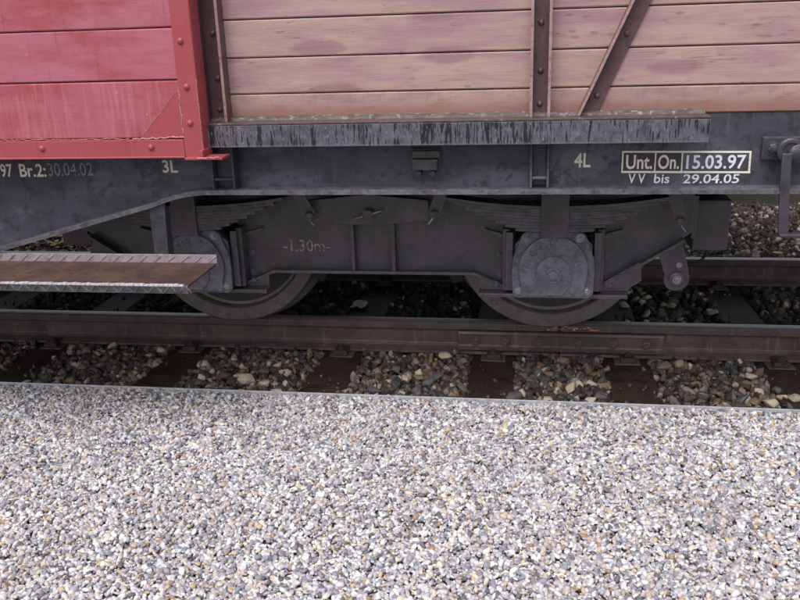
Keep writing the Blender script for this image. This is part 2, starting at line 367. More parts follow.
# ------------------------------------------------------------------ setting: ground, platform
m = MB()
m._add([(-300, 3.0, -.17), (300, 3.0, -.17), (300, -1.2, -.17), (-300, -1.2, -.17)], [(3, 2, 1, 0)])
m.cur = 1
m._add([(-300, 3.0, -.17), (300, 3.0, -.17), (300, 5.2, .55), (-300, 5.2, .55)], [(0, 1, 2, 3)])
m._add([(-300, 5.2, .55), (300, 5.2, .55), (300, 400, .55), (-300, 400, .55)], [(0, 1, 2, 3)])
m._add([(-300, -1.2, -.17), (300, -1.2, -.17), (300, -400, -.17), (-300, -400, -.17)], [(3, 2, 1, 0)])
struct(m.build('ground', ['soil', 'bank_soil']))
m = MB(); m.box(-60, 60, -14, -.517, -.4, -.123); struct(m.build('platform', 'under_gravel'))
m = MB(); m.box(-60, 60, -.5145, -.5090, -.3, -.0995); struct(m.build('platform_edging', 'edging', bevel=.002))

# ------------------------------------------------------------------ sleepers with rail fastenings
SLX = [(-1.46, 0), (-.86, .01), (-.215, .05), (.452, .03), (1.082, .015), (1.612, -.012), (2.19, -.06), (2.80, .02), (3.42, 0)]
base_me = None
def clip_mesh():
    m = MB()   # claw that grips the rail foot, mirrored by scale for the other side
    m.prism_x([(-.105, -.131), (-.105, -.112), (-.058, -.108), (-.046, -.104), (-.046, -.112), (-.078, -.118), (-.078, -.131)], -.028, .028); return m.mesh('rail_clip', 'clip_iron')
CLIP = clip_mesh()
mbp = MB(); mbp.box(-.05, .05, -.112, .112, -.1365, -.1315); BASEP = mbp.mesh('base_plate', 'plate_iron')
slp_labels = ['dark oily timber sleeper beyond the one under the step bracket', 'dark oily timber sleeper under the left end of the rusty step', 'dark oily timber sleeper beneath the wheel beside the step',
              'dark oily timber sleeper with a small white scrap lying on it', 'dark oily timber sleeper under the start of the fishplate', 'dark oily timber sleeper under the end of the fishplate',
              'dark oily timber sleeper below the hanging lever', 'dark oily timber sleeper next beyond the hanging lever', 'dark oily timber sleeper at the wagon end']
for i, (sx, rz) in enumerate(SLX):
    m = MB(); w = .098
    n = 14; prof = [-w, -w+.012, w-.012, w]
    vs_ = []
    for k in range(n+1):
        y = -.49+2.04*k/n
        for (dx, z) in ((-w, -.30), (-w, -.150), (-w+.012, -.1375), (0, -.138), (w-.012, -.1375), (w, -.150), (w, -.30)):
            vs_.append((dx+random.uniform(-.003, .003), y, z+(random.uniform(-.002, .0005) if z > -.2 else 0)))
    fs = [(k*7+j, k*7+j+1, (k+1)*7+j+1, (k+1)*7+j) for k in range(n) for j in range(6)]+[tuple(range(7)), tuple(n*7+j for j in range(6, -1, -1))]
    m._add(vs_, fs); s = m.build('sleeper', 'sleeper_wood', loc=(sx, 0, 0)); s.rotation_euler = (0, 0, -rz*.5)
    tag(s, slp_labels[i], 'sleeper', 'sleepers under the track')
    for rc in (.029, 1.029):
        link('base_plate', BASEP, s, .001, loc=(0, rc, 0))
        for sg in (1, -1):
            c = link('rail_clip', CLIP, s, .002, loc=(random.uniform(-.004, .004), rc, 0)); c.scale = (1, sg, 1)
            bolt('clip_iron', 0, sg*-.088, -.110, c, 1.15, (math.radians(-90), 0, random.uniform(0, 1)))

# ------------------------------------------------------------------ rails
def rail_profile(yc):
    h = [(.0, -.13), (.055, -.13), (.055, -.121), (.018, -.109), (.0075, -.098), (.0075, -.045), (.012, -.036), (.029, -.031), (.029, -.006), (.024, -.0015), (.012, 0)]
    right = [(yc+y, z) for y, z in h[1:]]; left = [(yc-y, z) for y, z in reversed(h[1:])]
    return right+left
def rail(x0, x1, yc, label):
    m = MB(); m.prism_x(rail_profile(yc), x0, x1)
    me = m.mesh('rail', ['rail_rust', 'rail_top'])
    for p in me.polygons:
        if p.normal.z > .8 and p.center.z > -.01: p.material_index = 1
    return tag(link('rail', me, None, .0015), label, 'rail', 'rails of the track')
R1 = rail(-30, 1.3435, .029, 'rusty rail under the near wheels, bearing the fishplate')
R2 = rail(1.3495, 30, .029, 'rusty rail running on from the fishplate joint under the hanging lever')
rail(-30, 30, 1.029, 'rusty rail beneath the far wheels, beyond the wagon')
m = MB(); m.prism_x([(-.0305, -.108), (-.012, -.099), (-.008, -.094), (-.008, -.052), (-.010, -.046), (-.004, -.037), (.019, -.036), (.021, -.097), (.0, -.106)], .935, 1.757)
fp = m.build('fishplate', 'rail_rust', R1, .0015)
for bx_ in (1.005, 1.13, 1.265, 1.425, 1.56, 1.69): bolt('rail_rust', bx_, -.0085, -.074, fp, 1.3)
rnd0 = random.Random(3); m = MB()
for _ in range(34):
    x = 1.30+rnd0.random()**1.4*.20; z = -.0185+rnd0.gauss(0, .003); a_ = rnd0.uniform(.003, .010); c_ = rnd0.uniform(.0015, .0035)
    m.prism([(x-a_, z), (x-a_*.3, z-c_), (x+a_, z-c_*.4), (x+a_*.6, z+c_*.8), (x-a_*.5, z+c_)], -.0014, .0006)
m.build('orange_scuff', 'scuff_orange', R2)
m = MB(); m.prism_x([(.0375, -.097), (.037, -.037), (.052, -.046), (.056, -.094), (.085, -.106), (.06, -.108)], .935, 1.757); m.build('fishplate', 'rail_rust', R1, .0015)

# ------------------------------------------------------------------ geometry-node scatter for uncountable stones
def scatter(name, patches, mat, dist, dens, smin, smax, seed, jig=(0, 0), angular=True, variants=7, tilt=3.14, clump=None):
    m = MB()
    for (x0, x1, y0, y1, z) in patches: m._add([(x0, y0, z), (x1, y0, z), (x1, y1, z), (x0, y1, z)], [(0, 1, 2, 3)])
    o = m.build(name, mat)
    ng = bpy.data.node_groups.new(name+'_scatter', 'GeometryNodeTree')
    ng.interface.new_socket('Geometry', in_out='INPUT', socket_type='NodeSocketGeometry'); ng.interface.new_socket('Geometry', in_out='OUTPUT', socket_type='NodeSocketGeometry')
    N = ng.nodes; L = ng.links
    gi = N.new('NodeGroupInput'); go = N.new('NodeGroupOutput')
    def rv(kind, a, b, sd_):
        r = N.new('FunctionNodeRandomValue'); r.data_type = kind
        for s_, val in (('Min', a), ('Max', b)):
            for i_ in r.inputs:
                if i_.name == s_ and i_.enabled: i_.default_value = val
        for i_ in r.inputs:
            if i_.name == 'Seed': i_.default_value = sd_
        return [q for q in r.outputs if q.enabled][0]
    d = N.new('GeometryNodeDistributePointsOnFaces'); d.distribute_method = 'POISSON'
    L.new(gi.outputs[0], d.inputs['Mesh']); d.inputs['Distance Min'].default_value = dist; d.inputs['Density Max'].default_value = dens; d.inputs['Seed'].default_value = seed
    if clump:
        tx = N.new('ShaderNodeTexNoise'); tx.inputs['Scale'].default_value = clump[0]; mr = N.new('ShaderNodeMapRange')
        mr.inputs[1].default_value = clump[1]; mr.inputs[2].default_value = clump[2]; L.new(tx.outputs[0], mr.inputs[0]); L.new(mr.outputs[0], d.inputs['Density Factor'])
    sp = N.new('GeometryNodeSetPosition'); L.new(d.outputs['Points'], sp.inputs[0]); L.new(rv('FLOAT_VECTOR', (0, 0, jig[0]), (0, 0, jig[1]), seed+1), sp.inputs['Offset'])
    jn = N.new('GeometryNodeJoinGeometry')
    for k in range(variants):
        ico = N.new('GeometryNodeMeshIcoSphere'); ico.inputs['Radius'].default_value = 1; ico.inputs['Subdivisions'].default_value = 2
        pos = N.new('GeometryNodeInputPosition'); ad = N.new('ShaderNodeVectorMath'); ad.operation = 'ADD'; ad.inputs[1].default_value = (k*7.3, k*3.1+seed, k*1.7)
        L.new(pos.outputs[0], ad.inputs[0]); nz = N.new('ShaderNodeTexNoise'); nz.inputs['Scale'].default_value = 1.0 if not angular else 1.5; nz.inputs['Detail'].default_value = 1
        L.new(ad.outputs[0], nz.inputs['Vector'])
        ma = N.new('ShaderNodeMath'); ma.operation = 'MULTIPLY_ADD'; L.new(nz.outputs[0], ma.inputs[0]); ma.inputs[1].default_value = 1.1 if not angular else 2.0; ma.inputs[2].default_value = -.55 if not angular else -1.0
        vm = N.new('ShaderNodeVectorMath'); vm.operation = 'SCALE'; L.new(pos.outputs[0], vm.inputs[0]); L.new(ma.outputs[0], vm.inputs['Scale'])
        s2 = N.new('GeometryNodeSetPosition'); L.new(ico.outputs[0], s2.inputs[0]); L.new(vm.outputs[0], s2.inputs['Offset']); last = s2.outputs[0]
        if angular:
            ms = N.new('GeometryNodeInputMeshFaceArea') if False else None
            ch = N.new('GeometryNodeConvexHull'); L.new(last, ch.inputs[0]); last = ch.outputs[0]
        sh = N.new('GeometryNodeSetShadeSmooth'); sh.inputs['Shade Smooth'].default_value = not angular; L.new(last, sh.inputs[0])
        sm = N.new('GeometryNodeSetMaterial'); sm.inputs['Material'].default_value = M[mat]; L.new(sh.outputs[0], sm.inputs[0])
        gt = N.new('GeometryNodeGeometryToInstance'); L.new(sm.outputs[0], gt.inputs[0]); L.new(gt.outputs[0], jn.inputs[0])
    ip = N.new('GeometryNodeInstanceOnPoints'); L.new(sp.outputs[0], ip.inputs['Points']); L.new(jn.outputs[0], ip.inputs['Instance']); ip.inputs['Pick Instance'].default_value = True
    L.new(rv('INT', 0, variants-1, seed+2), ip.inputs['Instance Index'])
    L.new(rv('FLOAT_VECTOR', (-tilt, -tilt, 0), (tilt, tilt, 6.283), seed+3), ip.inputs['Rotation'])
    sc1 = rv('FLOAT_VECTOR', (.8, .62, .45), (1.3, .95, .72), seed+4); sz = rv('FLOAT', smin, smax, seed+5)
    pw = N.new('ShaderNodeVectorMath'); pw.operation = 'SCALE'; L.new(sc1, pw.inputs[0]); L.new(sz, pw.inputs['Scale']); L.new(pw.outputs[0], ip.inputs['Scale'])
    st = N.new('GeometryNodeStoreNamedAttribute'); st.data_type = 'FLOAT'; st.domain = 'INSTANCE'; st.inputs['Name'].default_value = 'tone'
    L.new(ip.outputs[0], st.inputs['Geometry']); L.new(rv('FLOAT', 0., 1., seed+6), [q for q in st.inputs if q.name == 'Value' and q.enabled][0])
    L.new(st.outputs[0], go.inputs[0])
    md = o.modifiers.new('scatter', 'NODES'); md.node_group = ng
    return o
stuff(scatter('platform_gravel', [(-1.9, 4.0, -2.2, -.521, -.112), (-1.9, 4.0, -2.2, -.521, -.117)], 'pebble', .0068, 26000, .0036, .0105, 3, (-.003, .006), False, 8, .9),
      'loose pale rounded pebbles covering the platform', 'gravel')
stuff(scatter('ballast_chips', [(-1.5, 3.4, -.49, -.05, -.133), (-1.5, 3.4, .09, .97, -.134)], 'ballast_mix', .010, 900, .003, .011, 51, (-.002, .002), True, 7, 3.14, (9, .42, .75)),
      'small stone chips spilled over the sleepers', 'gravel')
gaps = [(SLX[i][0]+.105, SLX[i+1][0]-.105) for i in range(len(SLX)-1)]
stuff(scatter('ballast', [(a-.02, b+.02, -.50, .05, -.165) for a, b in gaps]+[(a-.012, b+.012, -.50, -.01, -.146) for a, b in gaps], 'ballast_mix', .0145, 5200, .006, .024, 11, (-.004, .012)),
      'mixed brown and grey crushed stones beside the near rail', 'ballast')
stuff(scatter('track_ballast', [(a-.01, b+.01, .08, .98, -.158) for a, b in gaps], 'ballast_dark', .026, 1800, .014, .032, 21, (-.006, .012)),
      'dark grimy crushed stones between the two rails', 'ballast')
stuff(scatter('verge_stones', [(-3.2, 5.0, 1.07, 3.2, -.168)], 'ballast_far', .017, 3200, .006, .024, 31, (-.006, .01)),
      'brown gravel with scattered pale stones beyond the far rail', 'gravel')

# ------------------------------------------------------------------ single ballast stones by the near rail
def stone_mesh(k):
    rnd = random.Random(100+k); bm = bmesh.new()
    for i in range(15):
        v = Vector((rnd.gauss(0, 1), rnd.gauss(0, 1), rnd.gauss(0, 1))).normalized()
        v.x *= 1; v.y *= rnd.uniform(.7, .85); v.z *= rnd.uniform(.5, .7); bm.verts.new(v*rnd.uniform(.82, 1.05))
    r = bmesh.ops.convex_hull(bm, input=bm.verts)
    bmesh.ops.delete(bm, geom=[g for g in r['geom_interior'] if isinstance(g, bmesh.types.BMVert)], context='VERTS')
    bmesh.ops.bevel(bm, geom=list(bm.edges), offset=.13, segments=1, affect='EDGES', clamp_overlap=True)
    me = bpy.data.meshes.new('ballast_stone'); bm.to_mesh(me); bm.free(); me.materials.append(STONE['grey'])
    me.polygons.foreach_set('use_smooth', [True]*len(me.polygons)); me.set_sharp_from_angle(angle=math.radians(34)); return me
SM = [stone_mesh(k) for k in range(14)]
SLABEL = {'cream': 'pale cream ballast stone lying beside the near rail', 'tan': 'orange tan ballast stone lying beside the near rail', 'grey': 'mid grey ballast stone lying beside the near rail',
          'blue': 'dark blue grey ballast stone lying beside the near rail', 'brown': 'dark brown ballast stone lying beside the near rail'}
def stone(kind, x, y, z, s, label=None, group=None, rot=None, k=None):
    o = link('ballast_stone', SM[random.randrange(len(SM)) if k is None else k], None, loc=(x, y, z)); o.scale = (s, s, s)
    o.rotation_euler = rot or (random.uniform(-.5, .5), random.uniform(-.5, .5), random.uniform(0, 6.28))
    o.material_slots[0].link = 'OBJECT'; o.material_slots[0].material = STONE[kind]
    return tag(o, label or SLABEL[kind], 'stone', group or {'cream': 'pale cream ballast stones', 'tan': 'orange tan ballast stones', 'grey': 'grey ballast stones', 'blue': 'blue grey ballast stones', 'brown': 'brown ballast stones'}[kind])
placed = []
KW = {'cream': 'pale cream', 'tan': 'orange tan', 'grey': 'mid grey', 'blue': 'dark blue grey', 'brown': 'dark brown'}
BAYS = [(-.86, 'at the far end of the foot step'), (-.215, 'between the two sleepers below the rusty foot step'), (.452, 'between the sleepers before the wheel beside the step'), (1.082, 'between the sleepers below the bogie marking'),
        (1.612, 'between the two sleepers under the fishplate'), (2.19, 'between fishplate end and the lever sleeper'), (9, 'beyond the sleeper below the lever')]
SPECIAL = [('cream', .885, -.075, .034, 'large cream oval stone lying against the foot of the near rail', 3), ('tan', .965, -.125, .022, 'small pinkish tan stone beside the large cream oval stone', 5),
           ('tan', 1.365, -.10, .033, 'rounded orange brown stone below the middle of the fishplate', 1), ('tan', 1.745, -.11, .036, 'flat pinkish tan stone just past the end of the fishplate', 2),
           ('cream', 2.05, -.20, .026, 'white chip of stone between the fishplate and the lever sleeper', 8), ('cream', .14, -.37, .040, 'long cream stone against the platform edging opposite the step', 4),
           ('cream', .22, -.40, .030, 'flat cream stone beside the long cream stone', 6), ('cream', 2.06, -.43, .030, 'white flat stone on the edging beside the lever sleeper', 9),
           ('cream', 2.16, -.36, .030, 'oval ochre stone lying on top of a sleeper', 7), ('cream', -.33, -.10, .024, 'pale oval stone under the tip of the step', 10)]
for kind, x, y, s, lab, k in SPECIAL:
    stone(kind, x, y, -.118 if lab.find('on top') < 0 else -.127, s, lab, 'notable stones beside the near rail', (.15, .1, random.uniform(-.5, .5)), k); placed.append((x, y, s))
kinds = ['cream']*12+['tan']*24+['grey']*28+['blue']*12+['brown']*32
tries = 0
while len(placed) < 290 and tries < 40000:
    tries += 1
    x = random.uniform(-1.0, 2.5); y = -.47+.425*random.random(); s = random.uniform(.014, .028) if random.random() < .8 else random.uniform(.028, .040)
    if min(abs(x-(sx-(y-.5)*-rz*.5)) for sx, rz in SLX) < .094-s*.1: continue
    if any((x-a)**2+(y-b)**2 < ((s+c)*.72)**2 for a, b, c in placed): continue
    placed.append((x, y, s)); kd = random.choice(kinds)
    bay = next((p for lim, p in BAYS if x < lim), BAYS[-1][1]); sz = 'large ' if s > .0285 else 'small ' if s < .0185 else ''
    stone(kd, x, y, -.134+random.uniform(-.004, .010), s, f"{sz}{KW[kd]} ballast stone {bay}", f"{KW[kd]} ballast stones")

rs = random.Random(12)
for _ in range(26): stone('cream', rs.uniform(1.8, 3.1), rs.uniform(1.35, 2.9), -.150, rs.uniform(.024, .046), 'pale stone lying on the brown gravel beyond the far rail', 'pale stones beyond the far rail')
for _ in range(22): stone('cream', rs.uniform(1.66, 2.08), rs.uniform(.22, .92), -.132, rs.uniform(.016, .030), 'pale stone between the two rails near the end of the bogie', 'pale stones between the rails')
for _ in range(9): stone('cream', rs.uniform(.55, 1.02), rs.uniform(.15, .9), -.134, rs.uniform(.012, .022), 'pale stone in the dark between the rails under the bogie', 'pale stones between the rails')
# ------------------------------------------------------------------ freight wagon
WG = tag(empty('freight_wagon', (.65, .529, 0)), 'old boarded freight wagon with a red sliding door and grey underframe', 'wagon')
class P:                                    # parent that keeps world coordinates
    pass
def adopt(o, parent):
    return o
OFF = Vector((-.65, -.529, 0))
def w(o):                                   # a wagon part modelled in world coordinates
    o.parent = WG; o.location = Vector(o.location)+OFF; return o
XL, XR, YF = -4.6, 3.1, 1.758               # body ends, far side
def belly(x):
    if x > .21: return .686
    if x > .03: t_ = (.21-x)/.18; return .686-.034*t_*t_-.006*t_
    if x > -1.1: return .646-(.03-x)*.268
    return .343
xs = [XL, -1.1]+[-1.1+i*.113 for i in range(1, 10)]+[.03+.03*i for i in range(0, 7)]+[XR]
xs = sorted(set(round(x, 4) for x in xs))
m = MB(); m.prism([(x, belly(x)+.006) for x in xs]+[(XR, .907), (XL, .907)], -.700, -.688)
sole = w(m.build('sole_bar', 'sole_bar_paint'))
def sub(o, parent):                         # a sub-part modelled in world coordinates (parent's origin is the wagon's)
    o.parent = parent; return o
m = MB()
for a, b in zip(xs[:-1], xs[1:]):
    za, zb = belly(a), belly(b)
    m._add([(a, -.762, za), (b, -.762, zb), (b, -.686, zb), (a, -.686, za), (a, -.762, za+.014), (b, -.762, zb+.014), (b, -.686, zb+.014), (a, -.686, za+.014)],
           [(0, 3, 2, 1), (4, 5, 6, 7), (0, 1, 5, 4), (2, 3, 7, 6)])
bm_me = m.mesh('bottom_flange', 'flange_worn'); sub(link('bottom_flange', bm_me), sole)
bmx = bmesh.new(); bmx.from_mesh(bm_me); bmesh.ops.remove_doubles(bmx, verts=bmx.verts, dist=.0005); bmx.to_mesh(bm_me); bmx.free()
def post_foot(x0, x1, tri):
    m = MB(); m.box(x0, x0+.007, -.748, -.699, .700, .837); m.box(x1-.007, x1, -.748, -.699, .700, .837); m.box(x0+.007, x1-.007, -.712, -.699, .706, .837)
    m.box(x0+.007, x1-.007, -.745, -.699, .727, .735)
    if tri: m.prism([(x1, .735), (x1+.006, .742), (x1+.046, .826), (x1+.04, .836), (x1, .836)], -.716, -.7005)
    return sub(m.build('post_foot', 'sole_bar_paint', None, .002), sole)
post_foot(.230, .305, False); post_foot(1.214, 1.270, True); post_foot(2.172, 2.228, False)
# door rail (ledge) with black runs
m = MB(); m.box(-2.3, 1.703, -.800, -.790, .838, .903)
lg = w(m.build('door_rail', 'ledge_drip', None, .002))
m = MB(); m.box(-2.3, 1.703, -.801, -.7045, .9035, .910); sub(m.build('rail_top_plate', 'ledge_top', None, .0015), lg)
m = MB(); vs_ = []; nn = 160
for i in range(nn+1):
    x = -2.2+3.9*i/nn; h_ = .918+random.uniform(-.001, .0015); d_ = random.uniform(-.0012, .0012)
    vs_ += [(x, -.731+d_, .9095), (x, -.729+d_, h_-.003), (x, -.724, h_), (x, -.703, h_+.003)]
m._add(vs_, [(i*4+j, i*4+4+j, i*4+5+j, i*4+1+j) for i in range(nn) for j in range(3)]); sub(m.build('sill_angle', 'ledge_crud'), lg)
# side boards, one object each, bay by bay
def board(x0, x1, z0, z1, y, mat, parent=None, name='plank', th=.028):
    cx, cz = (x0+x1)/2, (z0+z1)/2; hx, hz = (x1-x0)/2, (z1-z0)/2; m = MB(); n = 8; c = .0035
    pr = [(-hz, th), (-hz, c), (-hz+c, 0), (hz-c, 0), (hz, c), (hz, th)]
    vs_ = [(-hx+2*hx*k/n, yy+(random.uniform(-.0008, .0008) if yy < th else 0), zz) for k in range(n+1) for zz, yy in pr]
    fs = [(k*6+j, k*6+6+j, k*6+7+j, k*6+1+j) for k in range(n) for j in range(5)]+[tuple(range(6)), tuple(n*6+j for j in range(5, -1, -1))]
    m._add(vs_, fs); o = m.build(name, mat, None); o.location = (cx, y, cz)
    if parent: o.parent = parent
    return o
ZB = [.9075, .986, 1.0925, 1.202, 1.316, 1.43, 1.545, 1.66, 1.775, 1.89, 2.005, 2.12, 2.235, 2.35, 2.465, 2.58, 2.70]
for (x0, x1) in ((-2.1, .268), (.2705, 1.238), (1.2405, 2.199), (2.2015, XR)):
    for i in range(len(ZB)-1):
        if x0 < 0 and i > 1 and False: continue
        w(board(x0, x1, ZB[i]+.0015, ZB[i+1]-.0015, -.705, 'plank_paint_rusty' if i == 0 else 'plank_paint'))
for (x0, x1) in ((XL, -2.103),):
    for i in range(len(ZB)-1): w(board(x0, x1, ZB[i]+.0015, ZB[i+1]-.0015, -.705, 'plank_paint_rusty' if i == 0 else 'plank_paint'))
m = MB(); m.box(XL+.002, XR-.002, -.676, -.66, .91, 2.7); w(m.build('inner_lining', 'underfloor'))
# posts: channels opening outwards
def post(x0, x1, name='post'):
    m = MB(); m.box(x0, x1, -.716, -.7055, .911, 2.70); o = w(m.build(name, 'post_paint', None, .0015))
    for a in (x0, x1-.007):
        f = MB(); f.box(a, a+.007, -.753, -.7165, .911, 2.70); sub(f.build('post_flange', ['post_paint']), o)
        e = MB(); e.box(a-.0005, a+.0075, -.7555, -.7528, .9105, 2.70); sub(e.build('flange_edge', 'edge_paint'), o)
    z = .943; k = 0
    for z in [.943, 1.036, 1.167]+[1.167+.132*q for q in range(1, 11)]: sub(rivet('post_paint', (x0+x1)/2+random.uniform(-.002, .004), -.716, z, None), o)
    return o
post(.234, .302); post(1.2105, 1.268); post(2.172, 2.23); post(-2.15, -2.09); post(XR-.06, XR-.002)
def brace(x0, z0, x1, z1, wd):
    m = MB(); dx = (x1-x0); m.prism([(x0, z0), (x0+wd, z0), (x1+wd, z1), (x1, z1)], -.7145, -.7055); o = w(m.build('diagonal_brace', 'post_paint', None, .0015))
    f = MB(); f.prism([(x0, z0), (x0+.007, z0), (x1+.007, z1), (x1, z1)], -.748, -.7150); sub(f.build('brace_flange', 'post_paint'), o)
    e = MB(); e.prism([(x0-.0005, z0), (x0+.0078, z0), (x1+.0078, z1), (x1-.0005, z1)], -.7505, -.748); sub(e.build('flange_edge', 'edge_paint'), o)
    for t_ in (.03, .126, .22, .32, .42, .55, .68, .81, .93): sub(rivet('post_paint', x0+dx*t_+wd*.58, -.7145, z0+(z1-z0)*t_, None), o)
brace(1.345, .911, 2.118, 2.66, .057)
# far side, ends, floor, roof of the body
m = MB(); m.box(XL, XR, YF-.03, YF, .70, 2.7); w(m.build('far_wall', 'plank_paint'))
m = MB(); m.box(XR-.025, XR-.001, -.674, YF-.031, .72, 2.69); w(m.build('end_wall', 'plank_paint'))
m = MB(); m.box(XL+.001, XL+.025, -.674, YF-.031, .72, 2.69); w(m.build('end_wall', 'plank_paint'))
m = MB(); m.box(XL+.03, XR-.03, -.685, YF-.04, .87, .905); w(m.build('floor', 'underfloor'))
for yy in (.15, .85): m = MB(); m.box(XL+.04, XR-.04, yy, yy+.06, .64, .869); w(m.build('centre_sill', 'underfloor'))
for xx in (-1.6, -.55, 2.35): m = MB(); m.box(xx, xx+.06, -.685, YF-.035, .72, .868); w(m.build('cross_member', 'underfloor'))
m = MB(); pr = [(-.80, 2.70), (1.86, 2.70)]+[(.53+1.36*math.cos(a), 2.72+.30*math.sin(a)) for a in [math.pi*k/14 for k in range(15)]]
m.prism_x(pr, XL-.05, XR+.05); w(m.build('roof', 'roof_grey'))
m = MB(); m.tube([(XL+.1, .62, .60), (-.2, .62, .58), (.2, .62, .60)], .016); w(m.build('brake_rod', 'bogie_dark', None, 0, True))
# bracket box and writing on the sole bar
m = MB(); m.box(.858, .948, -.7075, -.6995, .752, .818); lh = w(m.build('label_holder', 'frame_grey', None, .002))
m = MB(); m.box(.862, .946, -.728, -.7072, .789, .812); sub(m.build('holder_hood', 'bogie_grey', None, .003), lh)
m = MB(); m.box(.8645, .9395, -.741, -.7073, .755, .7835); sub(m.build('holder_box', 'frame_grey', None, .003), lh)
m = MB(); m.box(.862, .942, -.744, -.7071, .7838, .787); sub(m.build('holder_lip', 'plate_iron', None, .001), lh)
for xx in (.881, .924):
    m = MB(); m.lathe([(-.735, .0095), (-.71, .0095)], xx, .744, 12); m.box(xx-.006, xx+.006, -.722, -.712, .740, .757); sub(m.build('holder_hook', 'rubber', None, .001), lh)
YT = -.7012
sub(text('lettering', '3L', .051, .101, .746, .787, YT, 'paint_cream', None, .018), sole)
sub(text('lettering', '4L', 1.344, 1.391, .755, .797, YT, 'paint_cream', None, .018), sole)
sub(text('lettering', '97', -.517, -.474, .735, .779, YT, 'paint_cream', None, .018), sole)
sub(text('lettering', 'Br.2:', -.449, -.355, .735, .779, YT, 'paint_cream', None, .018), sole)
sub(text('lettering', '30.04.02', -.347, -.19, .738, .781, YT, 'paint_faded', None, .004), sole)
m = MB(); m._add([(1.486, -.7008, .742), (1.652, -.7008, .741), (1.651, -.7008, .796), (1.485, -.7008, .799)], [(0, 1, 2, 3)]); sub(m.build('lettering_panel', 'paint_panel'), sole)
m = MB()
def strip(x0, z0, x1, z1, x2, z2, x3, z3): m._add([(x0, YT-.0003, z0), (x1, YT-.0003, z1), (x2, YT-.0003, z2), (x3, YT-.0003, z3)], [(0, 1, 2, 3)])
strip(1.481, .7375, 1.844, .7345, 1.844, .7405, 1.481, .7435); strip(1.481, .797, 1.842, .793, 1.842, .799, 1.481, .8025)
strip(1.481, .7435, 1.4855, .7435, 1.4855, .797, 1.481, .797); strip(1.8375, .7405, 1.843, .7405, 1.842, .793, 1.8365, .793)
strip(1.5745, .743, 1.5785, .743, 1.5785, .796, 1.5745, .796); strip(1.650, .742, 1.654, .742, 1.6535, .795, 1.6495, .795)
sub(m.build('lettering_frame', 'paint_cream'), sole)
sub(text('lettering', 'Unt.', 1.4935, 1.5685, .7485, .7905, YT-.0001, 'paint_cream', None, .018), sole)
sub(text('lettering', 'On.', 1.5845, 1.6445, .748, .790, YT-.0001, 'paint_cream', None, .018), sole)
sub(text('lettering', '15.03.97', 1.664, 1.829, .7475, .7885, YT-.0001, 'paint_white', None, .018), sole)
sub(text('lettering', 'V V', 1.503, 1.551, .7065, .7345, YT, 'paint_white', None, .012, 0, .04), sole)
sub(text('lettering', 'bis', 1.576, 1.620, .7065, .7340, YT, 'paint_white', None, .012, 0, .04), sole)
sub(text('lettering', '29.04.05', 1.658, 1.815, .7055, .7325, YT, 'paint_white', None, .012, 0, .06), sole)
# lever on its bearing plate
m = MB(); m.box(1.866, 2.03, -.716, -.6995, .776, .840); lv = w(m.build('bearing_plate', 'frame_grey', None, .003))
sub(bolt('frame_grey', 1.893, -.716, .809, None, 1.1), lv)
m = MB(); m.lathe([(-.70, .036), (-.735, .036), (-.740, .031), (-.740, .024), (-.733, .022)], 1.938, .803, 28); sub(smooth_angle(m.build('bearing_ring', 'frame_grey')), lv)
m = MB(); m.lathe([(-.72, .016), (-.752, .016), (-.756, .010)], 1.946, .797, 18); m.lathe([(-.72, .026), (-.742, .026), (-.745, .022)], 1.957, .795, 24); sub(smooth_angle(m.build('pivot_pin', 'frame_grey')), lv)
m = MB(); m.prism([(1.922, .565), (1.950, .565), (1.939, .70), (1.935, .80), (1.909, .80), (1.912, .70)], -.765, -.752)
m.box(1.925, 2.06, -.768, -.735, .560, .570); sub(m.build('lever', 'frame_grey', None, .003), lv)

# sliding door
m = MB(); m.box(-1.76, .246, -.812, -.775, .83, 2.66); door = w(m.build('door', 'door_frame_paint', None, .002))
dz = [.872, 1.041, 1.187, 1.333, 1.479, 1.625, 1.771, 1.917, 2.063, 2.209, 2.355, 2.50, 2.61]
for i in range(len(dz)-1): sub(board(-1.70, .193, dz[i]+.0015, dz[i+1]-.0015, -.8345, 'door_paint_low' if i == 0 else 'door_paint', None, 'plank', .024), door)
m = MB(); m.box(.1925, .253, -.843, -.772, .816, 2.66); sub(m.build('door_stile', 'door_frame_paint', None, .004), door)
m = MB(); m.box(-1.77, .192, -.841, -.8125, .816, .8705); m.box(-1.77, .192, -.843, -.80, .8135, .820); sub(m.build('bottom_rail', 'door_frame_paint', None, .003), door)
m = MB(); m.box(-1.77, .192, -.841, -.8125, 2.612, 2.66); sub(m.build('top_rail', 'door_frame_paint', None, .003), door)
m = MB(); m.box(-1.77, -1.702, -.842, -.772, .8205, 2.6115); sub(m.build('door_stile', 'door_frame_paint', None, .003), door)
m = MB(); m.prism([(.055, .8725), (.196, .8725), (.196, 1.012), (.178, 1.008)], -.838, -.8346); sub(m.build('gusset_plate', 'door_frame_paint', None, .0012), door)
m = MB(); m.box(.20, .317, -.868, -.80, .8115, .8195); m.box(.247, .258, -.866, -.80, .8195, .84); sub(m.build('door_foot', 'door_frame_paint', None, .002), door)
def chip_line(pts, y, r):
    m = MB(); out = []
    for (a, b) in zip(pts[:-1], pts[1:]):
        n = max(2, int((Vector(b)-Vector(a)).length/.008))
        for k in range(n): t_ = k/n; out.append((a[0]+(b[0]-a[0])*t_+random.uniform(-.002, .002), y, a[1]+(b[1]-a[1])*t_+random.uniform(-.0025, .0025)))
    m.tube(out, r, 5); return sub(m.build('chipped_paint', 'chipped_edge'), door)
chip_line([(-1.7, .8735), (.03, .8735)], -.8412, .0012); chip_line([(.03, .8735), (.25, .876)], -.8405, .0022)
